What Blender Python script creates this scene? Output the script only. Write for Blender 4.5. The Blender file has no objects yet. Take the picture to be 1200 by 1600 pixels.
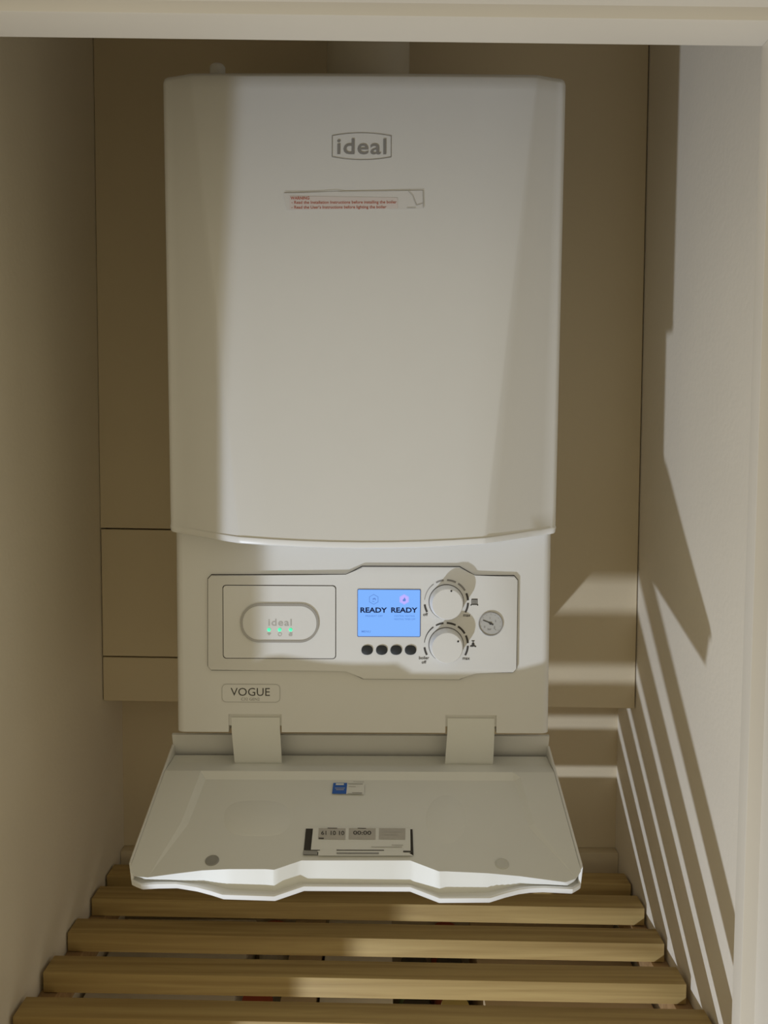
import bpy, bmesh, math, random
from mathutils import Vector, Matrix

# ------------------------------------------------------------------ camera
F_PX = 1294.0
PITCH, ROLL = math.radians(3.15), math.radians(0.25)
CAM = Vector((0.021, -0.828, 0.276))
FWD = Vector((0, math.cos(PITCH), -math.sin(PITCH)))
R0 = Vector((1, 0, 0)); U0 = R0.cross(FWD)
RGT = R0 * math.cos(ROLL) + U0 * math.sin(ROLL)
UPV = U0 * math.cos(ROLL) - R0 * math.sin(ROLL)
sc = bpy.context.scene
COL = sc.collection
cd = bpy.data.cameras.new('camera'); cam = bpy.data.objects.new('camera', cd); COL.objects.link(cam)
cd.sensor_fit = 'VERTICAL'; cd.sensor_height = 36.0; cd.lens = 36.0 * F_PX / 1600.0
cd.clip_start = 0.01
m3 = Matrix((RGT, UPV, -FWD)).transposed()
cam.matrix_world = Matrix.Translation(CAM) @ m3.to_4x4()
sc.camera = cam

# ------------------------------------------------------------------ light
w = bpy.data.worlds.new('world'); sc.world = w; w.use_nodes = True
bg = w.node_tree.nodes['Background']
bg.inputs[0].default_value = (1.0, 0.875, 0.59, 1); bg.inputs[1].default_value = 0.485
# a hand lamp with two bulbs side by side, held low and to the left outside the cupboard
LAMP, AIM = Vector((-0.90, -1.055, -1.255)), Vector((0.06, -0.08, -0.26))
for dx in (-0.011, 0.011):
    ld = bpy.data.lights.new('hand_lamp', 'SPOT'); lamp = bpy.data.objects.new('hand_lamp', ld); COL.objects.link(lamp)
    lamp.location = LAMP + Vector((dx, 0, 0))
    lamp.rotation_euler = (AIM - LAMP).to_track_quat('-Z', 'Y').to_euler()
    ld.spot_size = math.radians(68); ld.spot_blend = 1.0
    ld.energy = 53; ld.shadow_soft_size = 0.017; ld.color = (0.775, 0.86, 1.0)
sc.view_settings.view_transform = 'Standard'; sc.view_settings.look = 'None'
sc.view_settings.gamma = 1; sc.view_settings.use_curve_mapping = False
sc.view_settings.exposure = 0.0

# ------------------------------------------------------------------ helpers
def ray(x, y): return FWD + RGT * ((x - 600) / F_PX) + UPV * ((800 - y) / F_PX)
def hit(x, y, n, p0):
    r = ray(x, y); return CAM + r * (n.dot(p0 - CAM) / n.dot(r))
def atY(x, y, Y): return hit(x, y, Vector((0, 1, 0)), Vector((0, Y, 0)))
def atZ(x, y, Z): return hit(x, y, Vector((0, 0, 1)), Vector((0, 0, Z)))

MATS = {}
def mat(name, col, rough=0.5, spec=0.5, noise=0.0, scale=20, bump=0.0, bscale=200, emit=None, estr=1.0, coat=0.0, metal=0.0):
    m = bpy.data.materials.new(name); m.use_nodes = True; nt = m.node_tree
    b = nt.nodes['Principled BSDF']
    b.inputs['Base Color'].default_value = (*col, 1); b.inputs['Roughness'].default_value = rough
    b.inputs['Specular IOR Level'].default_value = spec; b.inputs['Metallic'].default_value = metal
    b.inputs['Coat Weight'].default_value = coat
    tc = nt.nodes.new('ShaderNodeTexCoord')
    if noise:
        n = nt.nodes.new('ShaderNodeTexNoise'); n.inputs['Scale'].default_value = scale; n.inputs['Detail'].default_value = 6
        nt.links.new(tc.outputs['Object'], n.inputs['Vector'])
        r = nt.nodes.new('ShaderNodeMapRange'); r.inputs[3].default_value = 1 - noise; r.inputs[4].default_value = 1 + noise
        nt.links.new(n.outputs['Fac'], r.inputs[0])
        mx = nt.nodes.new('ShaderNodeMix'); mx.data_type = 'RGBA'; mx.blend_type = 'MULTIPLY'; mx.inputs[0].default_value = 1
        mx.inputs[6].default_value = (*col, 1); nt.links.new(r.outputs[0], mx.inputs[7]); nt.links.new(mx.outputs[2], b.inputs['Base Color'])
    if bump:
        n2 = nt.nodes.new('ShaderNodeTexNoise'); n2.inputs['Scale'].default_value = bscale; n2.inputs['Detail'].default_value = 3
        nt.links.new(tc.outputs['Object'], n2.inputs['Vector'])
        bp = nt.nodes.new('ShaderNodeBump'); bp.inputs['Strength'].default_value = bump; bp.inputs['Distance'].default_value = 0.002
        nt.links.new(n2.outputs['Fac'], bp.inputs['Height']); nt.links.new(bp.outputs[0], b.inputs['Normal'])
    if emit:
        b.inputs['Emission Color'].default_value = (*emit, 1); b.inputs['Emission Strength'].default_value = estr
    MATS[name] = m; return m

def wood(name, c1, c2):
    m = bpy.data.materials.new(name); m.use_nodes = True; nt = m.node_tree; b = nt.nodes['Principled BSDF']
    b.inputs['Roughness'].default_value = 0.6
    tc = nt.nodes.new('ShaderNodeTexCoord'); mp = nt.nodes.new('ShaderNodeMapping'); mp.inputs['Scale'].default_value = (3, 90, 90)
    n = nt.nodes.new('ShaderNodeTexNoise'); n.inputs['Scale'].default_value = 1.2; n.inputs['Detail'].default_value = 7; n.inputs['Distortion'].default_value = 0.6
    cr = nt.nodes.new('ShaderNodeValToRGB'); cr.color_ramp.elements[0].color = (*c1, 1); cr.color_ramp.elements[1].color = (*c2, 1)
    cr.color_ramp.elements[0].position = 0.3; cr.color_ramp.elements[1].position = 0.65
    nt.links.new(tc.outputs['Object'], mp.inputs[0]); nt.links.new(mp.outputs[0], n.inputs['Vector']); nt.links.new(n.outputs['Fac'], cr.inputs[0])
    nt.links.new(cr.outputs[0], b.inputs['Base Color'])
    bp = nt.nodes.new('ShaderNodeBump'); bp.inputs['Strength'].default_value = 0.15; bp.inputs['Distance'].default_value = 0.001
    nt.links.new(n.outputs['Fac'], bp.inputs['Height']); nt.links.new(bp.outputs[0], b.inputs['Normal'])
    MATS[name] = m; return m

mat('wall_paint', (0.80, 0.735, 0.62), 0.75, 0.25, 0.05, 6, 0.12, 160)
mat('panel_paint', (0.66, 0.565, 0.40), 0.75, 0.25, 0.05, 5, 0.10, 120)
mat('gloss_paint', (0.62, 0.575, 0.50), 0.4, 0.5, 0.04, 9, 0.06, 60)
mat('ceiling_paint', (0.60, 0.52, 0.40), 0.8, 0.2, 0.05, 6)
mat('floor_vinyl', (0.24, 0.16, 0.09), 0.6, 0.3, 0.1, 8)
mat('white_plastic', (0.73, 0.725, 0.71), 0.34, 0.45, 0.012, 40)
mat('case_metal', (0.74, 0.73, 0.70), 0.45, 0.4, 0.012, 30)
mat('liner_plastic', (0.75, 0.755, 0.73), 0.55, 0.35, 0.015, 30)
mat('seam_dark', (0.055, 0.05, 0.045), 0.8, 0.2)
mat('grey_ring', (0.40, 0.39, 0.38), 0.25, 0.6, metal=0.3)
mat('print_black', (0.02, 0.02, 0.022), 0.6, 0.2)
mat('print_dark', (0.07, 0.065, 0.06), 0.6, 0.2)
mat('print_grey', (0.28, 0.27, 0.26), 0.6, 0.2)
mat('print_pale', (0.48, 0.47, 0.45), 0.6, 0.2)
mat('print_red', (0.50, 0.16, 0.12), 0.6, 0.2)
mat('print_pink', (0.69, 0.63, 0.61), 0.6, 0.2)
mat('button_rubber', (0.018, 0.02, 0.021), 0.55, 0.4)
mat('screen_blue', (0.02, 0.03, 0.05), 0.3, 0.4, emit=(0.20, 0.45, 1.0), estr=0.95)
mat('screen_edge', (0.05, 0.09, 0.3), 0.3, 0.4)
mat('screen_ink', (0.006, 0.01, 0.06), 0.5, 0.1)
mat('screen_mid', (0.03, 0.06, 0.2), 0.5, 0.1, emit=(0.10, 0.22, 0.55), estr=0.9)
mat('screen_pink', (0.2, 0.1, 0.3), 0.5, 0.1, emit=(0.42, 0.40, 0.92), estr=0.95)
mat('led_green', (0.02, 0.4, 0.2), 0.4, 0.4, emit=(0.06, 0.85, 0.38), estr=1.1)
mat('sticker_film', (0.71, 0.695, 0.68), 0.25, 0.5)
mat('paper_white', (0.75, 0.73, 0.69), 0.7, 0.2)
mat('paper_grey', (0.47, 0.45, 0.42), 0.7, 0.2, 0.08, 300)
mat('sticker_blue', (0.03, 0.12, 0.48), 0.45, 0.4)
mat('magnet_pale', (0.60, 0.60, 0.57), 0.5, 0.4)
mat('magnet_grey', (0.30, 0.295, 0.28), 0.45, 0.5)
mat('gauge_dial', (0.47, 0.465, 0.45), 0.45, 0.4, 0.03, 120)
mat('flue_white', (0.62, 0.57, 0.47), 0.5, 0.4)
wood('pine', (0.36, 0.24, 0.085), (0.52, 0.375, 0.15))
wood('board', (0.30, 0.18, 0.08), (0.42, 0.27, 0.13))
mat('card_brown', (0.62, 0.48, 0.30), 0.8, 0.2, 0.1, 30)
mat('pack_pale', (0.84, 0.79, 0.68), 0.6, 0.3, 0.1, 30)
mat('pack_red', (0.42, 0.09, 0.05), 0.5, 0.4, 0.1, 30)
mat('pack_dark', (0.03, 0.025, 0.02), 0.4, 0.5)
mat('pack_green', (0.22, 0.28, 0.16), 0.5, 0.4, 0.1, 30)
mat('pack_yellow', (0.55, 0.43, 0.16), 0.5, 0.4, 0.1, 30)

def link(name, me, mats, parent=None, smooth=False):
    o = bpy.data.objects.new(name, me); COL.objects.link(o)
    for k in (mats if isinstance(mats, (list, tuple)) else [mats]): me.materials.append(MATS[k])
    if smooth:
        for p in me.polygons: p.use_smooth = True
        try: me.set_sharp_from_angle(angle=math.radians(35))
        except Exception: pass
    if parent is not None:
        o.parent = parent
        base = ABS.get(parent.name, Vector((0, 0, 0)))
        o.matrix_parent_inverse = Matrix.Translation(-base)
        ABS[o.name] = Vector((0, 0, 0))
    return o
ABS = {}
def thing(name, loc, label=None, cat=None, group=None, kind=None):
    o = bpy.data.objects.new(name, None); COL.objects.link(o); o.location = loc; o.empty_display_size = 0.02
    ABS[o.name] = Vector(loc); tag(o, label, cat, group, kind); return o
def tag(o, label=None, cat=None, group=None, kind=None):
    if label: o['label'] = label
    if cat: o['category'] = cat
    if group: o['group'] = group
    if kind: o['kind'] = kind
    return o
def pyd(name, v, f, mats, parent=None, smooth=False, mi=None):
    me = bpy.data.meshes.new(name); me.from_pydata([tuple(p) for p in v], [], f)
    bm = bmesh.new(); bm.from_mesh(me); bmesh.ops.recalc_face_normals(bm, faces=bm.faces); bm.to_mesh(me); bm.free()
    if mi:
        for p, i in zip(me.polygons, mi): p.material_index = i
    return link(name, me, mats, parent, smooth)
def from_bm(name, bm, mats, parent=None, smooth=False):
    bmesh.ops.recalc_face_normals(bm, faces=bm.faces)
    me = bpy.data.meshes.new(name); bm.to_mesh(me); bm.free(); return link(name, me, mats, parent, smooth)
def bm_box(bm, lo, hi, mi=0):
    x0, y0, z0 = lo; x1, y1, z1 = hi
    v = [bm.verts.new(p) for p in ((x0,y0,z0),(x1,y0,z0),(x1,y1,z0),(x0,y1,z0),(x0,y0,z1),(x1,y0,z1),(x1,y1,z1),(x0,y1,z1))]
    fs = [bm.faces.new([v[i] for i in q]) for q in ((0,3,2,1),(4,5,6,7),(0,1,5,4),(1,2,6,5),(2,3,7,6),(3,0,4,7))]
    for f in fs: f.material_index = mi
    return v, fs
def box(name, lo, hi, m, parent=None, bev=0.0, seg=2):
    bm = bmesh.new(); bm_box(bm, lo, hi)
    if bev: bmesh.ops.bevel(bm, geom=bm.edges[:], offset=bev, segments=seg, affect='EDGES', profile=0.5)
    return from_bm(name, bm, m, parent, smooth=bool(bev))
def rr(x0, z0, x1, z1, r, n=5):
    """rounded rectangle outline in 2-D"""
    o = []
    for cx, cz, a in ((x1-r, z1-r, 0), (x0+r, z1-r, 90), (x0+r, z0+r, 180), (x1-r, z0+r, 270)):
        for i in range(n + 1):
            t = math.radians(a + 90 * i / n); o.append((cx + r*math.cos(t), cz + r*math.sin(t)))
    return o
def prism_y(name, pts, y0, y1, m, parent=None, bev=0.0, seg=2, smooth=True):
    """outline (x,z) extruded from y0 (front, nearer the camera) to y1"""
    bm = bmesh.new()
    a = [bm.verts.new((x, y0, z)) for x, z in pts]; b = [bm.verts.new((x, y1, z)) for x, z in pts]
    ff = bm.faces.new(a); bm.faces.new(b[::-1])
    n = len(pts)
    for i in range(n): bm.faces.new((a[i], a[(i+1) % n], b[(i+1) % n], b[i]))
    if bev:
        bmesh.ops.bevel(bm, geom=list(ff.edges), offset=bev, segments=seg, affect='EDGES', profile=0.5)
    return from_bm(name, bm, m, parent, smooth)
def ring_y(name, outer, inner, y0, y1, m, parent=None):
    bm = bmesh.new(); n = len(outer)
    A = [bm.verts.new((x, y0, z)) for x, z in outer]; B = [bm.verts.new((x, y0, z)) for x, z in inner]
    A2 = [bm.verts.new((x, y1, z)) for x, z in outer]; B2 = [bm.verts.new((x, y1, z)) for x, z in inner]
    for i in range(n):
        j = (i+1) % n
        for q in ((A[i],A[j],B[j],B[i]), (A[i],A2[i],A2[j],A[j]), (B[i],B[j],B2[j],B2[i]), (A2[i],B2[i],B2[j],A2[j])): bm.faces.new(q)
    return from_bm(name, bm, m, parent, True)
def lathe_y(name, cx, cz, prof, m, parent=None, n=40, mi=None):
    """profile [(radius, y)] turned about an axis along Y"""
    bm = bmesh.new(); rings = []
    for r, y in prof:
        if r < 1e-6: rings.append([bm.verts.new((cx, y, cz))])
        else: rings.append([bm.verts.new((cx + r*math.cos(2*math.pi*i/n), y, cz + r*math.sin(2*math.pi*i/n))) for i in range(n)])
    for k in range(len(rings)-1):
        a, b = rings[k], rings[k+1]
        for i in range(n):
            j = (i+1) % n
            q = [a[0] if len(a) == 1 else a[i]] + ([] if len(a) == 1 else [a[j]]) + ([b[0]] if len(b) == 1 else [b[j], b[i]])
            f = bm.faces.new(q)
            if mi: f.material_index = mi[k]
    return from_bm(name, bm, m, parent, True)
def text_mesh(s, size, offset=0.0, align='CENTER', space=1.0):
    c = bpy.data.curves.new('t', 'FONT'); c.body = s; c.size = size; c.offset = offset; c.align_x = align; c.align_y = 'CENTER'
    c.space_character = space; c.resolution_u = 3
    o = bpy.data.objects.new('t', c); COL.objects.link(o)
    dg = bpy.context.evaluated_depsgraph_get(); dg.update()
    me = bpy.data.meshes.new_from_object(o.evaluated_get(dg)); me.materials.clear()
    bpy.data.objects.remove(o); bpy.data.curves.remove(c); return me
def text_bm(bm, s, frame, size, mi=0, offset=0.0, width=None, height=None, space=1.0, rot=0.0, lift=0.0002):
    """lettering on a frame (origin, right, up, normal); scaled to width x height if given"""
    me = text_mesh(s, size, offset, 'CENTER', space)
    xs = [v.co.x for v in me.vertices]; ys = [v.co.y for v in me.vertices]
    cx, cy = (min(xs)+max(xs))/2, (min(ys)+max(ys))/2
    sx = width/(max(xs)-min(xs)) if width else 1; sy = height/(max(ys)-min(ys)) if height else sx
    o, r, u, n = frame; cr, sr = math.cos(rot), math.sin(rot); vs = []
    for v in me.vertices:
        a, b = (v.co.x-cx)*sx, (v.co.y-cy)*sy
        a, b = a*cr - b*sr, a*sr + b*cr
        vs.append(bm.verts.new(o + r*a + u*b + n*lift))
    for p in me.polygons:
        try: f = bm.faces.new([vs[i] for i in p.vertices]); f.material_index = mi
        except ValueError: pass
    bpy.data.meshes.remove(me)
def flat_bm(bm, pts, mi=0):
    f = bm.faces.new([bm.verts.new(p) for p in pts]); f.material_index = mi
def finish_flat(name, bm, mats, parent, facing):
    for f in bm.faces:
        f.normal_update()
        if f.normal.dot(facing) < 0: f.normal_flip()
    me = bpy.data.meshes.new(name); bm.to_mesh(me); bm.free(); return link(name, me, mats, parent)
RT, UP, FR = Vector((1,0,0)), Vector((0,0,1)), Vector((0,-1,0))

# ------------------------------------------------------------------ cupboard shell
XL, XR, YB, YR, YF = -0.360, 0.364, 0.280, 0.364, -0.228
ZT, ZB = 1.0, -1.30
def structure(o): o['kind'] = 'structure'; return o
structure(box('wall_left', (XL-0.05, YF, ZB), (XL, YR+0.05, ZT), 'wall_paint'))
structure(box('wall_right', (XR, YF, ZB), (XR+0.05, YR+0.05, ZT), 'wall_paint'))
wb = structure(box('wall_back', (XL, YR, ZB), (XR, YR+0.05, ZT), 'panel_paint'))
structure(box('ceiling', (XL-0.05, YF, ZT), (XR+0.05, YR+0.05, ZT+0.05), 'ceiling_paint'))
structure(box('floor', (XL-0.05, YF, ZB-0.05), (XR+0.05, YR+0.05, ZB), 'floor_vinyl'))
# boarding that carries the boiler, in four pieces
def tilt(z, x): return z - 0.006 * (x + 0.35) / 0.7
zs1, zs2, zb1 = atY(215, 826, YB).z, atY(215, 1026, YB).z, atY(215, 1095, YB).z
g = 0.0009
def board(x0, x1, z0, z1):
    pts = [(x0, z0), (x1, z0 - 0.004*(x1-x0)/0.7*2), (x1, z1 if z1 > 0.9 else z1 - 0.004*(x1-x0)/0.7*2), (x0, z1)]
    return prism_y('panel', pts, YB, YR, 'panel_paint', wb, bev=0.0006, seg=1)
board(XL+0.0006, 0.0, zs1+g, ZT-0.001)
board(XL+0.0014, 0.0, zs2+g, zs1-g)
board(XL+0.0014, 0.0, zb1, zs2-g)
board(0.0012, XR-0.0016, zb1-0.0035, ZT-0.001)
# front wall round the opening, with its lining and architraves
XJ0, XJ1, ZH = -0.300, 0.2845, 0.5755
YW = -0.30
structure(box('wall_front', (-1.3, YW+0.01, ZH+0.03), (1.3, YF-0.0, 1.6), 'wall_paint'))
# the two side pieces of the front wall
structure(box('wall_front_left', (-1.3, YW+0.01, ZB), (XJ0-0.03, YF-0.0, ZH+0.03), 'wall_paint'))
structure(box('wall_front_right', (XJ1+0.03, YW+0.01, ZB), (1.3, YF-0.0, ZH+0.03), 'wall_paint'))
def beam(name, pts4, y0, y1):
    return structure(prism_y(name, pts4, y0, y1, 'gloss_paint', None, bev=0.0015))
hl, hr = ZH + 0.0028, ZH - 0.0022      # the head drops slightly to the right
beam('trim_1', [(XJ0-0.03, hl), (XJ1+0.03, hr), (XJ1+0.03, hr+0.035), (XJ0-0.03, hl+0.035)], -0.259, -0.226)
beam('trim_2', [(XJ1-0.003, ZB), (XJ1+0.03, ZB), (XJ1+0.03, hr), (XJ1+0.002, hr)], -0.240, -0.226)
beam('trim_3', [(XJ0-0.03, ZB), (XJ0, ZB), (XJ0, hl), (XJ0-0.03, hl)], -0.240, -0.226)
beam('trim_4', [(XJ0-0.07, hl+0.0085), (XJ1+0.07, hr+0.0085), (XJ1+0.07, hr+0.08), (XJ0-0.07, hl+0.08)], -0.272, -0.259)
beam('trim_5', [(XJ1+0.0075, ZB), (XJ1+0.07, ZB), (XJ1+0.07, hr+0.008), (XJ1+0.0125, hr+0.008)], -0.262, -0.240)
beam('trim_6', [(XJ0-0.07, ZB), (XJ0-0.009, ZB), (XJ0-0.009, hl+0.008), (XJ0-0.07, hl+0.008)], -0.262, -0.240)

# ------------------------------------------------------------------ boiler
H, WT, WBm = 0.6545, 0.1975, 0.1944
BX = thing('wall_boiler', (0, 0.13, 0), 'white wall-hung boiler with blue display, two dials and its lower flap hanging open', 'boiler')
# casing behind the cover
def casing():
    pts = rr(-0.1905, 0.021, 0.1905, YB, 0.004, 3)
    bm = bmesh.new()
    lv = []
    for z in (0.006, H-0.006):
        lv.append([bm.verts.new((x, y, z)) for x, y in pts])
    n = len(pts); bm.faces.new(lv[0]); bm.faces.new(lv[1])
    for i in range(n): bm.faces.new((lv[0][i], lv[0][(i+1) % n], lv[1][(i+1) % n], lv[1][i]))
    return from_bm('casing', bm, 'case_metal', BX, True)
casing()
# faceted front cover: bulges towards its foot, three facets, rolled lower lip
def cover():
    NZ = 26; rows = []
    def section(t, z_shift, inset):
        w_ = WT + (WBm - WT) * t - inset * 0.4
        bx = 0.1655 + (0.1170 - 0.1655) * t
        yc = -0.011 - 0.029 * t ** 1.15 + inset          # centre facet
        ys = 0.000 + inset * 0.3                          # side edge
        r = 0.007
        pts = [(-w_, 0.030), (-w_, ys + r)]
        for a in (25, 50, 75): pts.append((-w_ + r - r*math.cos(math.radians(a)), ys + r - r*math.sin(math.radians(a)) ))
        pts.append((-w_ + r, ys))
        for k in range(1, 6): 
            s = k / 6; pts.append((-w_ + r + (w_ - r - bx) * s, ys + (yc - ys) * s))
        e = 0.0016
        pts += [(-bx - e, yc + e * (ys - yc) / (w_ - bx) * 0.9), (-bx, yc + 0.0004), (-bx + e, yc)]
        for k in range(1, 4): pts.append((-bx + e + (bx - e) * k / 4, yc - 0.0012 * math.sin(math.pi * k / 8)))
        full = pts + [(0, yc - 0.0012)] + [(-x, y) for x, y in reversed(pts)]
        out = []
        for x, y in full:
            s = min(1.0, abs(x) / w_) ** 2       # lower edge sweeps up towards the sides
            out.append((x, y, s))
        return out
    def zbot(s): return 0.2045 + 0.0125 * s
    prof = [(i / NZ, 0.0, 0.0) for i in range(NZ + 1)]
    sec = []
    # top roll
    for k, (dz, ins) in enumerate(((0.0, 0.006), (-0.0012, 0.0028), (-0.004, 0.0008))):
        sec.append([(x, y, H + dz) for x, y, s in section(0, 0, ins)])
    for t, _, _ in prof:
        if t == 0: t = 0.013
        sec.append([(x, y, H - (H - zbot(s)) * t) for x, y, s in section(t, 0, 0)])
    # lip: a small bead standing out, then the face turning under
    for dz, out in ((-0.0008, 0.0011), (-0.0022, 0.0011), (-0.0062, -0.0006), (-0.0074, -0.0030)):
        sec.append([(x, y, zbot(s) + dz) for x, y, s in section(1, 0, -out)])
    sec.append([(x * 0.985, max(y, -0.001) if y < 0.014 else 0.030, zbot(s) - 0.0074) for x, y, s in section(1, 0, 0.0)])
    sec[-1] = [(x, 0.03, z) for x, y, z in sec[-1]]
    n = len(sec[0]); v = [p for r_ in sec for p in r_]; f = []
    for k in range(len(sec) - 1):
        for i in range(n - 1): f.append((k*n+i, k*n+i+1, (k+1)*n+i+1, (k+1)*n+i))
    v2 = len(v); v += [(x, 0.03, H - 0.0) for x, y, z in sec[0]]
    for i in range(n - 1): f.append((i, i+1, v2+i+1, v2+i))
    return pyd('front_cover', v, f, 'white_plastic', BX, True)
CV = cover()
def y_cover(z): 
    t = (H - z) / (H - 0.2045); return -0.011 - 0.029 * max(t, 0) ** 1.15 - 0.0012
def cov_frame(px, py):
    p = atY(px, py, -0.018)
    for _ in range(4): p = atY(px, py, y_cover(p.z))
    t = (H - p.z) / (H - 0.2045); sl = 0.029 * 1.15 * max(t, 1e-3) ** 0.15 / (H - 0.2045)
    u = Vector((0, sl, 1)).normalized(); n = Vector((0, -1, sl)).normalized()
    return p, RT, u, n
# raised logo: curved lozenge outline and lettering
def cover_logo():
    o, r, u, n = cov_frame(565, 229); k = 1 / 1640.0; bm = bmesh.new()
    def outline(hw, hs, bow, rad, N=10):
        pts = []
        for i in range(N + 1): x = hw - 2*hw*i/N; pts.append((x*0.985, hs + bow*(1-(x/hw)**2)))
        for i in range(N + 1): x = -hw + 2*hw*i/N; pts.append((x*0.985, -hs - bow*(1-(x/hw)**2)))
        return pts
    a = outline(47.5*k, 17*k, 4.6*k, 3*k); b = outline(46.6*k, 16.1*k, 4.6*k, 3*k)
    lift = 0.0004; N = len(a)
    A = [bm.verts.new(o + r*x + u*y + n*lift) for x, y in a]; B = [bm.verts.new(o + r*x + u*y + n*lift) for x, y in b]
    for i in range(N): f = bm.faces.new((A[i], A[(i+1)%N], B[(i+1)%N], B[i])); f.material_index = 1
    text_bm(bm, 'ideal', (o + u*(-0.0002), r, u, n), 0.02, 0, 0.00022, width=77*k, height=25*k, space=1.08, lift=0.0005)
    q = finish_flat('logo', bm, ['print_grey', 'print_grey'], CV, n); q['label'] = 'grey ideal logo in a curved outline'; return q
cover_logo()
def warning():
    o, r, u, n = cov_frame(553, 314); k = 1 / 1640.0; bm = bmesh.new()
    P = lambda x, y, l=0.0005: o + r*((x-553)*k) + u*((314-y)*k*1.03) + n*l
    flat_bm(bm, [P(442,303), P(570,298.5), P(661,298), P(662,325), P(640,327), P(600,327), P(448,329)], 0)
    flat_bm(bm, [P(452,307,.0007), P(622,309,.0007), P(622,326,.0007), P(452,328,.0007)], 1)
    def strip(pts, wd, mi):
        for (x0,y0),(x1,y1) in zip(pts, pts[1:]):
            dx, dy = x1-x0, y1-y0; L = math.hypot(dx,dy) or 1; ax, ay = -dy/L*wd/2, dx/L*wd/2
            flat_bm(bm, [P(x0+ax,y0+ay,.001), P(x1+ax,y1+ay,.001), P(x1-ax,y1-ay,.001), P(x0-ax,y0-ay,.001)], mi)
    strip([(443,303),(475,302.5),(505,301),(525,299.5),(535,301)], 0.9, 3)
    strip([(535,301),(600,300),(640,298.5),(661,298)], 0.5, 3)
    strip([(661,298),(662,325)], 0.8, 3); strip([(638,299),(645,306),(648,314),(651,321)], 0.9, 3); strip([(651,321),(661,318)], 0.9, 3)
    strip([(636,325),(650,325)], 0.9, 3)
    rot = math.radians(0.5)
    def tx(s, x0, x1, y, h, off=0.0):
        text_bm(bm, s, (P((x0+x1)/2, y, 0), r, u, n), 0.005, 2, off, width=(x1-x0)*k, height=h*k, lift=0.0009, rot=rot)
    tx('WARNING', 453.5, 483, 310.5, 5, 0.0001)
    tx('- Read the Installation Instructions before installing the boiler', 455, 620, 317.2, 6.2, 0.00006)
    tx("- Read the User's Instructions before lighting the boiler", 455, 604, 324.6, 6.2, 0.00006)
    q = finish_flat('warning_sticker', bm, ['sticker_film', 'print_pink', 'print_red', 'print_pale'], CV, n)
    q['label'] = 'clear peeling warning sticker with small red lettering'
warning()

# lower panel with two notches for the flap arms
YP = 0.018
def pp(px, py): p = atY(px, py, YP); return (p.x, p.z)
def lower_panel():
    zb = 0.0
    nl0, nl1, nt = pp(357, 1116)[0], pp(440, 1116)[0], pp(400, 1116)[1]
    nr0, nr1 = pp(696, 1119)[0], pp(776, 1119)[0]
    pts = [(-0.1935, zb), (nl0, zb), (nl0, nt), (nl1, nt), (nl1, zb), (nr0, zb), (nr0, nt), (nr1, nt), (nr1, zb), (0.1935, zb), (0.1935, 0.235), (-0.1935, 0.235)]
    bm = bmesh.new()
    a = [bm.verts.new((x, YP, z)) for x, z in pts]; b = [bm.verts.new((x, YP+0.03, z)) for x, z in pts]
    bm.faces.new(a); bm.faces.new(b[::-1]); n = len(pts)
    for i in range(n): bm.faces.new((a[i], a[(i+1)%n], b[(i+1)%n], b[i]))
    ed = [e for e in bm.edges if all(abs(v.co.y-YP) < 1e-6 and abs(abs(v.co.x)-0.1935) < 1e-6 for v in e.verts)]
    bmesh.ops.bevel(bm, geom=ed, offset=0.0085, segments=5, affect='EDGES', profile=0.5)
    return from_bm('lower_panel', bm, 'white_plastic', BX, True)
LP = lower_panel()
# fascia plate
out = [(331,1046.5),(541,1046.5),(567,1060),(718,1061),(743,1050),(801,1050),(806.5,1044),(808.5,906),(803,899.5),(742,899.5),(718,885.5),(566,885),(541,898),(331,898),(325.5,904),(325.5,1040)]
fo = [pp(*q) for q in out]
cxf = sum(p[0] for p in fo)/len(fo); czf = sum(p[1] for p in fo)/len(fo)
def grow(pts, d):
    n = len(pts); o = []
    for i in range(n):
        a, b, c = Vector(pts[i-1]), Vector(pts[i]), Vector(pts[(i+1)%n])
        t1 = (b-a).normalized(); t2 = (c-b).normalized(); n1 = Vector((t1.y,-t1.x)); n2 = Vector((t2.y,-t2.x))
        s = n1 + n2; s = s / max(s.length_squared/2, 0.3); o.append((b.x + s.x*d, b.y + s.y*d))
    return o
area = sum(fo[i-1][0]*fo[i][1]-fo[i][0]*fo[i-1][1] for i in range(len(fo)))
sg = 1 if area > 0 else -1
prism_y('fascia_gap_shade', grow(fo, 0.0006*sg), YP-0.0006, YP+0.004, 'seam_dark', BX, smooth=False)  # dark backing plate: shade of the gap round the fascia, put in as colour
FA = prism_y('control_fascia', grow(fo, -0.0002*sg), YP-0.0036, YP+0.004, 'white_plastic', BX, bev=0.0008)
YFa = YP - 0.0036
def fp(px, py, y=None): p = atY(px, py, YFa if y is None else y); return (p.x, p.z)
def fv(px, py, l=0.0003): p = atY(px, py, YFa); return Vector((p.x, YFa - l, p.z))
def rect_px(x0, y0, x1, y1, r, Y=None, n=5):
    a = fp(x0, y1, Y); b = fp(x1, y0, Y); return rr(a[0], a[1], b[0], b[1], r, n)
# blanking plate
ring_y('plate_groove_shade', rect_px(348.3,914.5,525.3,1029,0.0035), rect_px(349.4,915.6,524.2,1028,0.003), YFa-0.0001, YFa+0.001, 'seam_dark', FA)  # dark ring painted as the shaded groove round the blanking plate
prism_y('blank_plate', rect_px(349.6,915.8,524,1027.8,0.003), YFa-0.0006, YFa+0.001, 'white_plastic', FA, bev=0.0003, seg=1)
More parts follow.
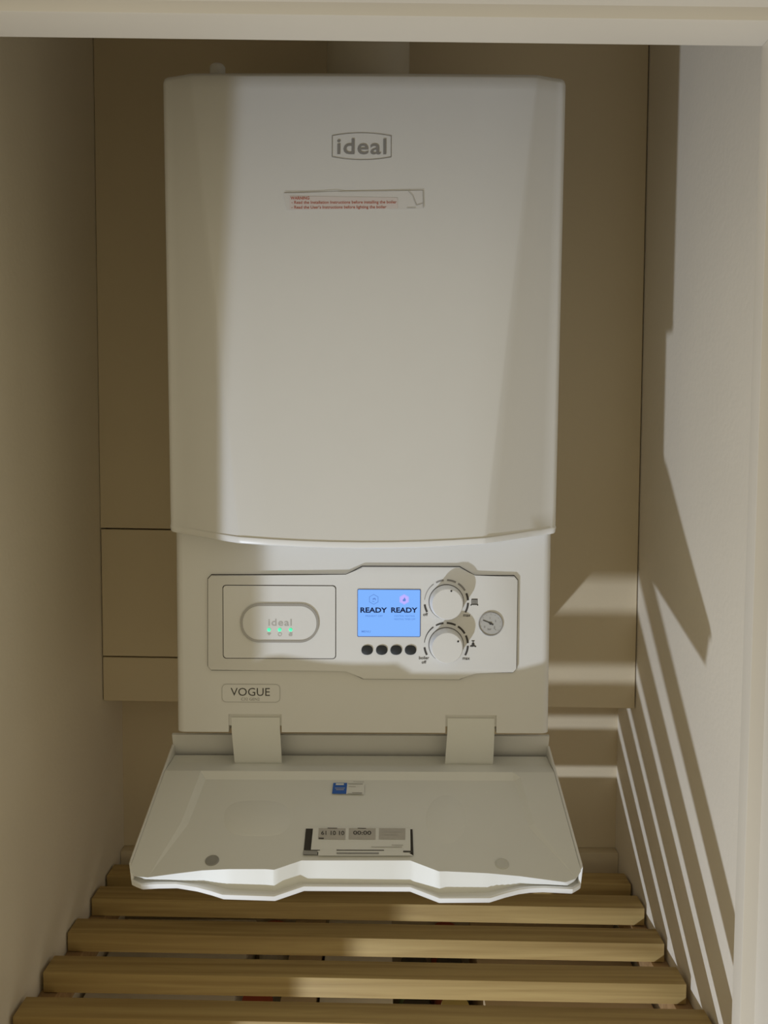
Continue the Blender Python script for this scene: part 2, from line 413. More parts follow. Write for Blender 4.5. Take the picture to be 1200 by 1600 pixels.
# pill-shaped badge with LEDs
BD = prism_y('badge', rect_px(378.5,945.5,495.5,1001,0.0178, n=12), YFa-0.0014, YFa, 'white_plastic', BX, bev=0.0006)
ring_y('badge_ring', rect_px(376,943,498.3,1003.2,0.0194, n=12), rect_px(379.8,946.8,494.6,999.6,0.0170, n=12), YFa-0.0019, YFa, 'grey_ring', BD)
def badge_print():
    bm = bmesh.new(); yb = YFa - 0.0014
    def fr(px, py): p = atY(px, py, yb); return Vector((p.x, yb, p.z)), RT, UP, FR
    k = 0.000655
    text_bm(bm, 'ideal', fr(437.5, 972.5), 0.01, 0, 0.00010, width=36.5*k, height=11*k, space=1.1, lift=0.0002)
    # wifi fan
    o = fr(420.5, 993)[0]
    for rad in (1.4, 3.0, 4.6):
        pts = []
        for i in range(9): a = math.radians(45 + 90*i/8); pts.append((math.cos(a), math.sin(a)))
        for (a0,b0),(a1,b1) in zip(pts, pts[1:]):
            flat_bm(bm, [o + RT*(a0*rad*k) + UP*(b0*rad*k) + FR*.0002, o + RT*(a1*rad*k) + UP*(b1*rad*k) + FR*.0002,
                         o + RT*(a1*(rad-1)*k) + UP*(b1*(rad-1)*k) + FR*.0002, o + RT*(a0*(rad-1)*k) + UP*(b0*(rad-1)*k) + FR*.0002], 0)
    # power ring
    o = fr(437.3, 991)[0]
    for i in range(16):
        a0, a1 = math.radians(110 + 320*i/16), math.radians(110 + 320*(i+1)/16)
        flat_bm(bm, [o + (RT*math.cos(a)+UP*math.sin(a))*(q*k) + FR*.0002 for a, q in ((a0,3.2),(a1,3.2),(a1,2.3),(a0,2.3))], 0)
    flat_bm(bm, [o + RT*(x*k) + UP*(z*k) + FR*.0002 for x, z in ((-.4,1),(.4,1),(.4,4),(-.4,4))], 0)
    # flame
    o = fr(454, 991)[0]
    flat_bm(bm, [o + RT*(x*k) + UP*(z*k) + FR*.0002 for x, z in ((-2.5,-3),(2,-3),(3,-1),(2.2,1.2),(3.4,3.4),(0.5,2.6),(-1.2,3.6),(-1.4,1.4),(-3.2,0.4))], 0)
    finish_flat('badge_lettering', bm, ['print_pale'], BD, FR)
badge_print()
for x in (420.3, 437.0, 454.0):
    p = atY(x, 984, YFa-0.0014)
    lathe_y('led', p.x, p.z, [(0.0018, YFa-0.0010), (0.0018, YFa-0.0018), (0.0011, YFa-0.0022), (0, YFa-0.0023)], 'led_green', BD, 16)
# display
SC = prism_y('display', rect_px(559,921.5,656.5,994,0.0008, n=2), YFa-0.0005, YFa+0.001, 'screen_blue', BX, smooth=False)
ring_y('display_edge', rect_px(558.3,920.8,657.2,994.7,0.0010, n=2), rect_px(559.1,921.6,656.4,993.9,0.0008, n=2), YFa-0.0006, YFa, 'screen_edge', SC)
def display_print():
    bm = bmesh.new(); ys = YFa - 0.0005; k = 0.000652
    def fr(px, py): p = atY(px, py, ys); return Vector((p.x, ys, p.z)), RT, UP, FR
    def tx(s, x0, x1, y0, y1, mi, off=0.0):
        text_bm(bm, s, fr((x0+x1)/2, (y0+y1)/2), 0.01, mi, off, width=(x1-x0)*k, height=(y1-y0)*k, lift=0.0003)
    tx('READY', 563, 605, 949, 957.3, 0, 0.0003); tx('READY', 611, 652.5, 949, 957.3, 0, 0.0003)
    tx('PREHEAT OFF', 571, 598, 961, 963.8, 1); tx('CENTRAL HEATING', 616, 648, 961, 963.8, 1); tx('HEATING TIMER OFF', 616, 649, 966, 968.8, 1)
    tx('MENU', 565, 579, 985, 988.3, 1, 0.00008)
    for cx, mi in ((584, 1), (631.5, 2)):
        o = fr(cx, 936.5)[0]
        for i in range(6):
            a0, a1 = math.radians(30+60*i), math.radians(90+60*i)
            flat_bm(bm, [o + (RT*math.cos(a)+UP*math.sin(a))*(q*k) + FR*.0003 for a, q in ((a0,8.3),(a1,8.3),(a1,7.4),(a0,7.4))], mi)
        if mi == 2:
            flat_bm(bm, [o + (RT*math.cos(math.radians(30+60*i))+UP*math.sin(math.radians(30+60*i)))*(7*k) + FR*.00025 for i in range(6)], 2)
        else:
            flat_bm(bm, [o + RT*(x*k) + UP*(z*k) + FR*.0003 for x, z in ((-2,1),(1,2.6),(3,1.5),(3.4,-1.5),(2.4,-1.5),(2,0.4),(-1.6,-0.6))], 1)
            flat_bm(bm, [o + RT*(x*k) + UP*(z*k) + FR*.0003 for x, z in ((-2.5,-2.4),(1.2,-3.4),(1.2,-4.2),(-2.5,-3.2))], 1)
        if mi == 2:
            flat_bm(bm, [o + RT*(x*k) + UP*(z*k) + FR*.0004 for x, z in ((-2,-3),(2,-3),(2.6,-0.6),(0.6,3.6),(-0.8,0.6),(-2.4,-0.4))], 3)
    finish_flat('display_lettering', bm, ['screen_ink', 'screen_mid', 'screen_pink', 'screen_mid'], SC, FR)
display_print()
# four oval push buttons
for x in (573.6, 596.4, 618.9, 641.4):
    pts = []
    for i in range(28):
        a = 2*math.pi*i/28; pts.append(fp(x + 8.9*math.copysign(abs(math.cos(a))**0.85, math.cos(a)), 1015.6 - 7.4*math.copysign(abs(math.sin(a))**0.85, math.sin(a))))
    prism_y('push_button', pts, YFa-0.0012, YFa+0.001, 'button_rubber', BX, bev=0.0006)
# rotary dials
kk = 0.000652
def dial(cx, cy, dot_px, label):
    p = atY(cx, cy, YFa); x, z = p.x, p.z
    lathe_y('dial_seam', x, z, [(0.01805, YFa+0.0005), (0.01805, YFa-0.0003), (0.0172, YFa-0.0003)], 'seam_dark', FA, 56)
    kn = lathe_y('dial_knob', x, z, [(0.0174, YFa+0.0005), (0.0174, YFa-0.0030), (0.0170, YFa-0.0040), (0.0160, YFa-0.0145), (0.0152, YFa-0.0157), (0.0, YFa-0.0160)], 'white_plastic', BX, 56)
    q = atY(dot_px[0], dot_px[1], YFa-0.0160)
    lathe_y('pointer_dot', q.x, q.z, [(0.00092, YFa-0.0156), (0.00092, YFa-0.0163), (0, YFa-0.0163)], 'print_black', kn, 12)
    kn['label'] = label
dial(697.3, 940.3, (705.2, 923.5), 'upper white heating dial'); dial(697.0, 1007.3, (715.7, 1002.4), 'lower white hot water dial')
def fascia_print():
    bm = bmesh.new()
    L = 0.0003
    def arc(cx, cy, R, a0, a1, w0, w1, mi, n=10):
        for i in range(n):
            t0, t1 = i/n, (i+1)/n; A0, A1 = math.radians(a0+(a1-a0)*t0), math.radians(a0+(a1-a0)*t1)
            W0, W1 = w0+(w1-w0)*t0, w0+(w1-w0)*t1
            flat_bm(bm, [fv(cx+math.cos(A)*(R+s*W/2), cy-math.sin(A)*(R+s*W/2), L) for A, W, s in ((A0,W0,1),(A1,W1,1),(A1,W1,-1),(A0,W0,-1))], mi)
    for cx, cy, up in ((697.3, 940.3, 1), (697.0, 1007.3, 0)):
        arc(cx, cy, 34, 187, 208, 2.9, 2.9, 0, 6)
        arc(cx, cy, 34, 175, 126, 0.7, 1.3 if up else 2.0, 1 if up else 0, 12)
        arc(cx, cy, 34, 118, 97, 2.2, 2.8, 1 if up else 0, 6); arc(cx, cy, 34, 88, 64, 2.9, 2.9, 1 if up else 0, 6)
        arc(cx, cy, 34, 57, 31, 3.0, 3.0, 1 if up else 0, 6); arc(cx, cy, 34, 23 if up else 25, 4, 3.1, 3.1, 0, 5)
        arc(cx, cy, 34, -3, -29, 3.0, 3.0, 0, 6)
    def tx(s, x0, x1, y0, y1):
        o = fv((x0+x1)/2, (y0+y1)/2, 0)
        text_bm(bm, s, (o, RT, UP, FR), 0.01, 2, 0.00012, width=(x1-x0)*kk, height=(y1-y0)*kk, lift=L)
    tx('off', 661, 668.5, 957.6, 962.5); tx('max', 723.8, 735, 960, 963.6)
    tx('boiler', 654.5, 670.5, 1025.3, 1030.3); tx('off', 658.8, 666.2, 1032, 1037); tx('max', 722.6, 734, 1027.5, 1031)
    # radiator symbol
    def r(x0, y0, x1, y1): flat_bm(bm, [fv(x0,y0,L), fv(x1,y0,L), fv(x1,y1,L), fv(x0,y1,L)], 2)
    for i in range(5): r(736.6+i*2.05, 936, 737.7+i*2.05, 945.5)
    r(736.6, 935.7, 746.2, 936.9); r(736.2, 943.8, 746.4, 944.8); r(735, 944.6, 736.8, 946.2); r(745.4, 944.6, 747.2, 946.2)
    # tap symbol
    def poly(*q): flat_bm(bm, [fv(x, y, L) for x, y in q], 2)
    poly((736.8,1000.6),(741.4,1000.6),(741.4,1002),(736.8,1002)); poly((738.5,1002),(739.8,1002),(739.8,1006),(738.5,1006))
    poly((737.4,1004.5),(740.9,1004.5),(741.6,1008),(743.8,1009.4),(744,1011),(742.4,1011),(740.6,1010),(738.4,1010.6),(734.4,1010.4),(734.4,1008.6),(736.8,1008))
    finish_flat('fascia_lettering', bm, ['print_dark', 'print_grey', 'print_dark'], FA, FR)
fascia_print()
# pressure gauge
gp = atY(766.6, 974.6, YFa); gx, gz = gp.x, gp.z
GA = lathe_y('pressure_gauge', gx, gz, [(0.0126, YFa+0.001), (0.0126, YFa-0.0013), (0.0119, YFa-0.0018), (0.0113, YFa-0.0008), (0.0, YFa-0.0007)], ['grey_ring', 'gauge_dial'], BX, 48, [0, 0, 0, 1])
def gauge_print():
    bm = bmesh.new(); y = YFa - 0.0007
    V = lambda px, py, l=.0002: Vector((gx + (px-766.6)*kk, y - l, gz + (974.6-py)*kk))
    def seg(a, b, wd, mi, l=.0004):
        d = Vector((b[0]-a[0], b[1]-a[1])); d.normalize(); ax, ay = -d.y*wd/2, d.x*wd/2
        flat_bm(bm, [V(a[0]+ax,a[1]+ay,l), V(b[0]+ax,b[1]+ay,l), V(b[0]-ax,b[1]-ay,l), V(a[0]-ax,a[1]-ay,l)], mi)
    seg((754.3,968.6), (763,972), 1.5, 0); seg((763,972), (770.6,976), 2.2, 0)
    flat_bm(bm, [V(766.2+2.1*math.cos(2*math.pi*i/12), 973.8+2.1*math.sin(2*math.pi*i/12), .0006) for i in range(12)], 0)
    for s, x, yy in (('1', 765.3, 965.3), ('2', 774, 970), ('0', 757, 979.5), ('bar', 764.6, 983), ('3', 772.5, 980)):
        text_bm(bm, s, (V(x, yy, 0), RT, UP, FR), 0.0028, 1, 0.0001, lift=.0002)
    seg((771.5,981), (775.5,985), .6, 1, .0002)
    for a in range(-40, 221, 26):
        t = math.radians(a); seg((766.6+14.6*math.cos(t), 974.6-14.6*math.sin(t)), (766.6+16.4*math.cos(t), 974.6-16.4*math.sin(t)), .5, 1, .0002)
    finish_flat('gauge_needle', bm, ['print_dark', 'print_grey'], GA, FR)
gauge_print()
# model badge
def model_badge():
    o = atY(392.5, 1083, YP); k = kk; bm = bmesh.new()
    def r2(x0, y0, x1, y1, rad):
        a = pp(x0, y1); b = pp(x1, y0); return rr(a[0], a[1], b[0], b[1], rad)
    A, B = r2(346.8,1069,437.8,1097,0.0045), r2(347.6,1069.8,437,1096.2,0.0042)
    lift = 0.0005
    va = [bm.verts.new((x, YP-lift, z)) for x, z in A]; vb = [bm.verts.new((x, YP-lift, z)) for x, z in B]
    for i in range(len(A)): f = bm.faces.new((va[i], va[(i+1)%len(A)], vb[(i+1)%len(A)], vb[i])); f.material_index = 1
    def tx(s, x0, x1, y0, y1, mi, off):
        p = atY((x0+x1)/2, (y0+y1)/2, YP); text_bm(bm, s, (Vector((p.x, YP, p.z)), RT, UP, FR), 0.01, mi, off, width=(x1-x0)*k, height=(y1-y0)*k, lift=0.0005)
    tx('VOGUE', 360, 422.3, 1074.5, 1087.3, 0, 0.0); tx('C32 GEN2', 376.5, 406, 1090, 1094.4, 2, 0.0)
    finish_flat('badge_lettering', bm, ['print_dark', 'print_pale', 'print_grey'], LP, FR)
    plate = prism_y('model_badge', r2(347.4,1069.6,437.2,1096.4,0.0042), YP-0.0004, YP+0.001, 'white_plastic', LP, smooth=False)
model_badge()
# small test cap on the casing top
tp = atY(340, 104, 0.06)
bmc = bmesh.new(); 
def vcyl(bm, cx, cy, prof, n=24):
    rings = [[bm.verts.new((cx + r*math.cos(2*math.pi*i/n), cy + r*math.sin(2*math.pi*i/n), z)) for i in range(n)] for r, z in prof]
    for a, b in zip(rings, rings[1:]):
        for i in range(n): bm.faces.new((a[i], a[(i+1)%n], b[(i+1)%n], b[i]))
    bm.faces.new(rings[0]); bm.faces.new(rings[-1])
vcyl(bmc, tp.x, 0.06, [(0.008, H-0.008), (0.008, tp.z-0.001), (0.0065, tp.z+0.001)])
from_bm('test_cap', bmc, 'case_metal', BX, True)

# ------------------------------------------------------------------ flap (hinged at the foot of the panel, hanging open)
TH = math.radians(20)
FO = Vector((0, 0.045, -0.0252)); FVv = Vector((0, -math.cos(TH), -math.sin(TH))); FN = Vector((0, -math.sin(TH), math.cos(TH)))
def fl(px, py, h=0.0):
    P = hit(px, py, FN, FO + FN*h) - FO; return (P.x, P.dot(FVv))
def fw(u, v, h): return FO + RT*u + FVv*v + FN*h
HB = -0.022                                             # top of the outer skin
top_px = [(230.7,1371),(275,1365),(316,1360),(357,1358),(414,1358),(428.6,1359),(471,1344.5),(641,1344.5),(685.7,1361.5),(698,1361.5),(761.6,1364.4),(812,1369),(856.7,1375),(883.6,1378.6)]
bot_px = [(224,1374),(262,1376),(319,1380),(357,1390.7),(414,1393.5),(428.6,1394.5),(468,1382),(641,1384),(687,1397.7),(699,1397.2),(761.7,1396),(815.5,1382.8),(856.7,1382.8),(887,1384)]
rim_px = [(207.5,1372),(211.7,1381.8),(221,1385.5),(245,1384),(275,1383.6),(306.7,1388.8),(330,1395),(347.8,1400.8),(428.6,1403.4),(474.5,1387.8),(641,1388.8),(687,1406.5),(766,1406),(790,1398.5),(812,1393),(830,1390.6),(850,1389.8),(894.7,1392),(904,1386.6),(909,1372.3)]
rim = [fl(x, y, HB) for x, y in rim_px]
UW = 0.2005                                             # half width of the outer skin
sL = fl(201.5, 1347, -0.001)[0]; sR = fl(911, 1353, -0.001)[0]
V0 = -0.002
# outer skin: plate along the rim outline, upturned side rims, back wall behind the hinge
def outer_skin():
    bm = bmesh.new()
    tipL, tipR = fl(201.5, 1347, 0), fl(911, 1353, 0)
    eL, eR = tipL[0], tipR[0]
    HT = HB + 0.0026                                     # top of the lip along the free edge
    path = [(eL, V0-0.002, 0), (eL, 0.06, 0), (eL, tipL[1]-0.004, 0), (eL, tipL[1], -0.0010)]
    path += [(eL + 0.0004, tipL[1] + 0.0022, HT)]
    path += [(u, v, HT) for u, v in rim[1:-1]] + [(eR - 0.0004, tipR[1] + 0.0018, HT)]
    path += [(eR, tipR[1], -0.0010), (eR, tipR[1]-0.004, 0), (eR, 0.06, 0), (eR, V0-0.002, 0)]
    n = len(path); inn = []
    for i in range(n):
        a, b = Vector(path[max(i-1, 0)][:2]), Vector(path[min(i+1, n-1)][:2]); t = (b-a).normalized()
        nn = Vector((t.y, -t.x)); 
        if nn.dot(Vector((0, 0.08)) - Vector(path[i][:2])) < 0: nn = -nn
        inn.append((path[i][0] + nn.x*0.0026, path[i][1] + nn.y*0.0026))
    rows = []
    for (u, v, h), (iu, iv) in zip(path, inn):
        rows.append([bm.verts.new(fw(u*0.996, v-0.001, HB-0.0045)), bm.verts.new(fw(u, v, HB-0.003)), bm.verts.new(fw(u, v, h-0.0006)), bm.verts.new(fw(u*0.7+iu*0.3, v*0.7+iv*0.3, h)),
                     bm.verts.new(fw(u*0.25+iu*0.75, v*0.25+iv*0.75, h)), bm.verts.new(fw(iu, iv, h-0.0006)), bm.verts.new(fw(iu, iv, HB+0.0012))])
    for r0, r1 in zip(rows, rows[1:]):
        for i in range(6): bm.faces.new((r0[i], r0[i+1], r1[i+1], r1[i]))
    for r in (rows[0], rows[-1]): bm.faces.new(r)
    # floor of the skin, inside and outside
    fin = [r[6] for r in rows]; bm.faces.new(fin); bm.faces.new([r[0] for r in rows][::-1])
    # back wall standing up behind the crease
    q = [(eL+0.001, V0-0.003, HB-0.004), (eR-0.001, V0-0.003, HB-0.004), (eR-0.001, V0-0.003, 0.012), (eL+0.001, V0-0.003, 0.012)]
    A = [bm.verts.new(fw(u, v, h)) for u, v, h in q]; Bq = [bm.verts.new(fw(u, v-0.003, h)) for u, v, h in q]
    bm.faces.new(A); bm.faces.new(Bq[::-1])
    for i in range(4): bm.faces.new((A[i], A[(i+1)%4], Bq[(i+1)%4], Bq[i]))
    return from_bm('flap', bm, 'white_plastic', BX, True)
FP = outer_skin(); FP['label'] = 'white hinged flap hanging open below the dials'
def liner():
    top = [fl(x, y, 0) for x, y in top_px]; bot = [fl(x, y, HB) for x, y in bot_px]
    bm = bmesh.new(); NF = len(top)
    L0, R0_ = sL + 0.0034, sR - 0.0034
    D = -0.0042
    vS = fl(210, 1358, 0)[1]; vT = (fl(218, 1369.5, 0)[1])
    # rows from the crease to the front edge; recess depth dies out towards the front
    bk0, bk1 = fl(568, 1205.5, 0)[1], fl(568, 1219, D)[1]
    uL, uR = fl(313, 1206, 0)[0], fl(811, 1206, 0)[0]
    us = [t[0] for t in top]
    def vert(u, v, h): return bm.verts.new(fw(u, v, h))
    def row(vf, depth, lerp):
        """one row of vertices across; vf(u) gives v"""
        r = [vert(L0, min(vf(L0), vS), 0)]
        wv = 0.0065
        r.append(vert(uL + lerp*(us[0]-uL), vf(uL), 0)); r.append(vert(uL + wv + lerp*(us[0]-uL), vf(uL+wv), depth))
        for t in us[1:-1]:
            uu = t if lerp > 0.5 else uL + 0.012 + (uR-uL-0.024) * (t-us[1])/(us[-2]-us[1]); r.append(vert(uu, vf(uu), depth))
        r.append(vert(uR - wv + lerp*(us[-1]-uR), vf(uR-wv), depth)); r.append(vert(uR + lerp*(us[-1]-uR), vf(uR), 0))
        r.append(vert(R0_, min(vf(R0_), vS), 0)); return r
    rows = [row(lambda u: 0.0, 0, 0), row(lambda u: bk0*0.45, 0, 0), row(lambda u: bk0, 0, 0), row(lambda u: bk1, D, 0)]
    for k in (0.3, 0.6):
        rows.append(row(lambda u, k=k: bk1 + (vS*0.92-bk1)*k, D*(1-k*0.8), 0.35*k))
    front = [vert(L0, vS, 0), vert((L0*0.65+top[0][0]*0.35), vT, 0)] + [vert(u, v, 0) for u, v in top] + [vert(R0_*0.65+top[-1][0]*0.35, vT, 0), vert(R0_, vS, 0)]
    # front row has NF+4 verts; body rows have NF+4 as well
    rows.append(front)
    for rw, dip in ((rows[0], -0.011), (rows[1], -0.0065)):
        for q in rw: q.co += FN*dip
    n0 = len(rows[0])
    for a, b in zip(rows, rows[1:]):
        for i in range(n0-1): bm.faces.new((a[i], a[i+1], b[i+1], b[i]))
    # front wall
    vB = bot[0][1]-0.012
    fpts = [(v.co - FO) for v in front]; fuv = [(p.x, p.dot(FVv)) for p in fpts]
    buv = [(L0, vB), (L0*0.65+bot[0][0]*0.35, bot[0][1]-0.004)] + list(bot) + [(R0_*0.65+bot[-1][0]*0.35, bot[-1][1]-0.004), (R0_, vB)]
    SUB = 6; T, B = [], []
    for k in range(len(fuv)-1):
        for q in range(SUB if k < len(fuv)-2 else SUB+1):
            t = q/SUB
            T.append(vert(fuv[k][0]*(1-t)+fuv[k+1][0]*t, fuv[k][1]*(1-t)+fuv[k+1][1]*t, 0)); B.append(vert(buv[k][0]*(1-t)+buv[k+1][0]*t, buv[k][1]*(1-t)+buv[k+1][1]*t, HB-0.0005))
    for k in range(len(T)-1):
        f = bm.faces.new((T[k], T[k+1], B[k+1], B[k])); f.smooth = True
    base = [B[0], B[-1]]
    # sides and underside
    bl, br = vert(L0, 0.0, HB), vert(R0_, 0.0, HB)
    bm.faces.new([r[0] for r in rows] + [base[0], bl]); bm.faces.new([r[-1] for r in rows] + [base[-1], br])
    o = from_bm('flap_liner', bm, 'liner_plastic', FP, False)
    return o
liner()
D_ = -0.0042
def floor_h(v):
    bk1 = fl(568, 1219, D_)[1]; vS = fl(210, 1358, 0)[1]; k = min(max((v-bk1)/(vS*0.92-bk1), 0), 1); return D_*(1-k*0.8) if k <= 0.6 else D_*(0.52)*(1-(v-(bk1+(vS*0.92-bk1)*0.6))/(vS*1.06-(bk1+(vS*0.92-bk1)*0.6)))
def flp(px, py, dh=0.0):
    h = -0.003
    for _ in range(4): u, v = fl(px, py, h); h = floor_h(v)
    return fw(u, v, h + dh)
# hinge arms
for x0, x1, y0, y1, xb0, xb1 in ((363.5, 438.5, 1110, 1186, 366, 440), (698.5, 771.5, 1112, 1186, 695.5, 770.5)):
    bm = bmesh.new()
    a0, a1 = atY(x0, 1130, 0.026).x, atY(x1, 1130, 0.026).x
    b0, b1 = fl(xb0, y1, 0.001)[0], fl(xb1, y1, 0.001)[0]; vb = fl(400, y1, 0.001)[1]
    cs = [(0.0196, 0.0150), (0.0196, 0.002)]     # (y, z) inside the notch
    pts = [(a0, a1, Vector((0, y, z))) for y, z in cs]
    e = fw(0, vb, -0.002)
    pts += [(b0, b1, e)]
    rows = []
    for u0, u1, p in pts:
        rows.append([bm.verts.new((u0, p.y, p.z)), bm.verts.new((u1, p.y, p.z)), bm.verts.new((u1, p.y+0.004, p.z-0.004)), bm.verts.new((u0, p.y+0.004, p.z-0.004))])
    for r0, r1 in zip(rows, rows[1:]):
        for i in range(4): bm.faces.new((r0[i], r0[(i+1)%4], r1[(i+1)%4], r1[i]))
    bm.faces.new(rows[0]); bm.faces.new(rows[-1])
    from_bm('hinge_arm', bm, 'liner_plastic', FP, True)
# magnets
for cx, cy, mk_ in ((331.5, 1345.3, 'magnet_grey'), (784.5, 1350.3, 'magnet_pale')):
    c0 = flp(cx, cy, 0.0); bm = bmesh.new(); n = 24; R = 0.0062
    rings = []
    for r, h in ((R, -0.002), (R, 0.0009), (R*0.86, 0.0013), (R*0.82, 0.0009)):
        rings.append([bm.verts.new(c0 + RT*(r*math.cos(2*math.pi*i/n)) + FVv*(r*math.sin(2*math.pi*i/n)) + FN*h) for i in range(n)])
    for a, b in zip(rings, rings[1:]):
        for i in range(n): bm.faces.new((a[i], a[(i+1)%n], b[(i+1)%n], b[i]))
    bm.faces.new(rings[-1])
    o = from_bm('magnet', bm, mk_, FP, True)
# shallow embossed shapes
def emboss(name, cx, cy, pts, h):
    bm = bmesh.new(); c0 = flp(cx, cy, 0)
    A = [bm.verts.new(flp(x, y, -0.0003)) for x, y in pts]
    B = [bm.verts.new(flp(cx+(x-cx)*0.88, cy+(y-cy)*0.86, h)) for x, y in pts]
    n = len(pts)
    for i in range(n): bm.faces.new((A[i], A[(i+1)%n], B[(i+1)%n], B[i]))
    bm.faces.new(B); return from_bm(name, bm, 'liner_plastic', FP, True)
emboss('emboss_pill', 402, 1279, [(402 + 53*math.copysign(abs(math.cos(a))**0.6, math.cos(a)), 1279 + 29*math.copysign(abs(math.sin(a))**0.75, math.sin(a))) for a in [2*math.pi*i/32 for i in range(32)]], 0.0009)
emboss('emboss_disc', 697, 1280, [(697 + 33*math.cos(2*math.pi*i/32), 1281 + 40*math.sin(2*math.pi*i/32)) for i in range(32)], 0.0006)
# blue sticker with printed side panel
bm = bmesh.new(); S = lambda x, y, l=0.0004: flp(x, y, l + 0.0009)
flat_bm(bm, [S(521,1225), S(570,1225.5), S(568.5,1243), S(519,1242)], 0)
flat_bm(bm, [S(520.8,1225,.0006), S(542.6,1225,.0006), S(541,1242.3,.0006), S(518.8,1242,.0006)], 1)
for x0, x1, y, h in ((525,537.5,1226,2.6),): flat_bm(bm, [S(x0,y,.0008), S(x1,y,.0008), S(x1-.3,y+h,.0008), S(x0-.3,y+h,.0008)], 0)
for x0, x1, y in ((523.5,539,1233),(525,537.5,1235.5)): flat_bm(bm, [S(x0,y,.0008), S(x1,y,.0008), S(x1,y+.9,.0008), S(x0,y+.9,.0008)], 3)
for x0, x1, y, wd in ((544,567,1226.4,.7),(545,556,1230.6,.5),(552,569,1222.9,.4),(550,566,1240,.6),(543,566,1241.6,.6)): flat_bm(bm, [S(x0,y,.0008), S(x1,y+.3,.0008), S(x1,y+wd+.3,.0008), S(x0,y+wd,.0008)], 2)
finish_flat('blue_sticker', bm, ['liner_plastic', 'sticker_blue', 'print_grey', 'print_pale'], FP, FN)
# card holder: dark slot, white card, three grey fields
bm = bmesh.new()
flat_bm(bm, [S(478,1296,.0002), S(644.5,1297,.0002), S(646,1338,.0002), S(474,1337,.0002)], 0)
finish_flat('card_slot', bm, ['seam_dark'], FP, FN)
bm = bmesh.new()
flat_bm(bm, [S(489.3,1296,.0012), S(641,1297,.0012), S(641.5,1335.5,.0012), S(485.5,1334,.0012)], 0)
flat_bm(bm, [S(474,1331.5,.0014), S(496,1331.8,.0014), S(496,1338.5,.0014), S(473.5,1338,.0014)], 2)
flat_bm(bm, [S(498,1330.6,.0014), S(634,1332.4,.0014), S(646,1340,.0014), S(497,1340,.0014)], 0)
for x0, x1 in ((498,540),(545.5,587),(592.5,633.5)):
    flat_bm(bm, [S(x0,1297,.0015), S(x1,1297.3,.0015), S(x1-.4,1314.8,.0015), S(x0-.8,1314.3,.0015)], 1)
def ftx(s, x0, x1, y0, y1, mi, off):
    a, b, c, d = S(x0,(y0+y1)/2,0), S(x1,(y0+y1)/2,0), S((x0+x1)/2,y1,0), S((x0+x1)/2,y0,0)
    text_bm(bm, s, ((a+b)/2, RT, (d-c).normalized(), FN), 0.01, mi, off, width=(b-a).length, height=(d-c).length, lift=0.0018)
ftx('61 10 10', 502, 538, 1301.5, 1308, 3, 0.0001); ftx('00:00', 552, 580, 1301.5, 1307.5, 3, 0.0001)
for x0, x1, y, wd, mi in ((512,527,1296.6,1,3),(559,572,1296.8,1,3),(498,506,1312,2,3),(596,628,1302,1,5),(598,620,1306.5,1,5),(612,630,1323,1,5),(580,628,1326,1,5),(526,600,1331,1.2,3),(526,592,1335,2.6,2),(479,500,1331,1,3),(630,645,1332.5,2.4,3)):
    flat_bm(bm, [S(x0,y,.0017), S(x1,y+.2,.0017), S(x1,y+wd+.2,.0017), S(x0,y+wd,.0017)], mi)
finish_flat('info_card', bm, ['liner_plastic', 'paper_grey', 'magnet_grey', 'print_dark', 'print_grey', 'print_pale'], FP, FN)

# ------------------------------------------------------------------ flue
FLx = (atY(510,100,0.15).x + atY(640,100,0.15).x)/2
FLU = thing('flue_pipe', (FLx, 0.15, H-0.006), 'pale vertical flue pipe rising from the top of the boiler', 'flue')
bm = bmesh.new(); vcyl(bm, FLx, 0.15, [(0.0475, H-0.0055), (0.0475, ZT-0.001)], 40); from_bm('pipe', bm, 'flue_white', FLU, True)
bm = bmesh.new(); vcyl(bm, FLx, 0.15, [(0.066, H-0.0058), (0.066, H+0.004), (0.052, H+0.012), (0.0482, H+0.012)], 40); from_bm('collar', bm, 'case_metal', FLU, True)

# ------------------------------------------------------------------ slatted shelf
ZS = -0.2906
SH = thing('slatted_shelf', (0, 0.1, ZS-0.04), 'slatted pine shelf spanning the cupboard beneath the boiler', 'shelf')
rnd = random.Random(4)
def zsl(x): return ZS + 0.0012 - 0.0065 * (x / 0.7)
for yf, wd in ((0.2760, .0325), (0.2155, .0325), (0.1360, .0325), (0.0580, .0325), (-0.0160, .0325), (-0.0910, .0325), (-0.1680, .024)):
    bm = bmesh.new(); e0, e1 = XL + 0.002 + rnd.uniform(0, .003), XR - 0.003 - rnd.uniform(0, .005)
    v, fs = bm_box(bm, (e0, yf, -0.0230), (e1, yf + wd, 0.0))
    for q in v: q.co.z += zsl(q.co.x); q.co.y -= 0.006 * q.co.x / 0.7
    bmesh.ops.bevel(bm, geom=bm.edges[:], offset=0.0009, segments=2, affect='EDGES', profile=0.5)
    from_bm('slat', bm, 'pine', SH, True)
for x0, x1 in ((XL+0.0005, XL+0.020), (XR-0.020, XR-0.0005)):
    zt = zsl((x0+x1)/2) - 0.0242
    box('batten', (x0, -0.17, zt-0.034), (x1, 0.3445, zt), 'board', SH, bev=0.001)

bz = atY(200, 1330, 0.345).z
box('back_batten', (XL+0.0005, 0.345, bz-0.045), (XR-0.0005, YR-0.0005, bz), 'panel_paint', SH, bev=0.001)

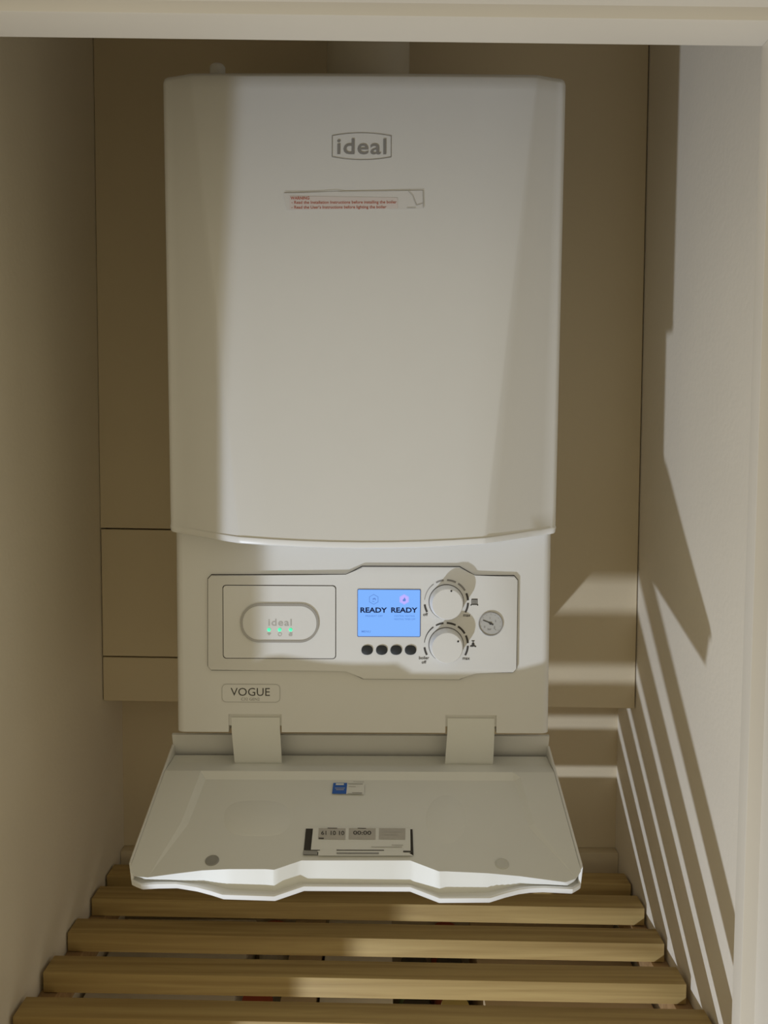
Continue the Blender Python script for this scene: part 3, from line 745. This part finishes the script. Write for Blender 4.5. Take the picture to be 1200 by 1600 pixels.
# ------------------------------------------------------------------ things stored under the slats
ZL = -0.60
SB = box('shelf_board', (XL+0.001, -0.06, ZL-0.02), (XR-0.001, YR-0.001, ZL), 'board', None, bev=0.0015)
tag(SB, 'plain brown shelf board below the slatted shelf', 'shelf')
def carton(x0, x1, y0, y1, zt, m, label, cat='box', lid=None):
    cx, cy = (x0+x1)/2, (y0+y1)/2
    t = thing('storage_box', (cx, cy, ZL), label, cat, 'packages stored beneath the slats')
    box('body', (x0, y0, ZL+0.0005), (x1, y1, zt-0.012), m, t, bev=0.002)
    box('lid', (x0-0.001, y0-0.001, zt-0.012), (x1+0.001, y1+0.001, zt), lid or m, t, bev=0.002)
def jar(cx, cy, r, zt, m, lidm, label):
    t = thing('storage_jar', (cx, cy, ZL), label, 'jar', 'jars stored beneath the slats')
    bm = bmesh.new(); vcyl(bm, cx, cy, [(r*.94, ZL+0.0005), (r, ZL+0.004), (r, zt-0.035), (r*.8, zt-0.022), (r*.8, zt-0.018)], 20); from_bm('body', bm, m, t, True)
    bm = bmesh.new(); vcyl(bm, cx, cy, [(r*.86, zt-0.018), (r*.88, zt-0.002), (r*.84, zt)], 20); from_bm('lid', bm, lidm, t, True)
ZP = -0.39
carton(-0.353, -0.165, 0.12, 0.355, ZP, 'pack_pale', 'pale flat-topped box under the left end of the slats')
carton(-0.105, -0.062, 0.12, 0.355, ZP, 'card_brown', 'narrow brown box under the slats, right of the red-lidded jar')
carton(-0.056, 0.034, 0.12, 0.355, ZP, 'pack_pale', 'pale box under the slats beneath the middle of the flap')
carton(0.150, 0.356, 0.12, 0.355, ZP, 'card_brown', 'brown box under the right end of the slats')
jar(-0.135, 0.335, 0.022, ZP, 'pack_pale', 'pack_red', 'red-lidded jar under the slats, farther back of two')
jar(-0.135, 0.175, 0.022, ZP, 'pack_pale', 'pack_red', 'red-lidded jar under the slats, nearer of two')
jar(0.064, 0.255, 0.020, ZP, 'pack_green', 'pack_dark', 'dark-lidded green jar under the slats, farther back')
jar(0.112, 0.255, 0.020, ZP, 'pack_red', 'pack_dark', 'red jar with a dark lid under the slats')
jar(0.064, 0.165, 0.020, ZP, 'pack_green', 'pack_dark', 'dark-lidded green jar under the slats, nearest the front')
jar(0.112, 0.165, 0.020, ZP, 'pack_yellow', 'pack_yellow', 'yellow-lidded jar under the slats beside a dark lid')
jar(0.112, 0.335, 0.020, ZP, 'pack_red', 'pack_red', 'all-red jar under the slats at the back')
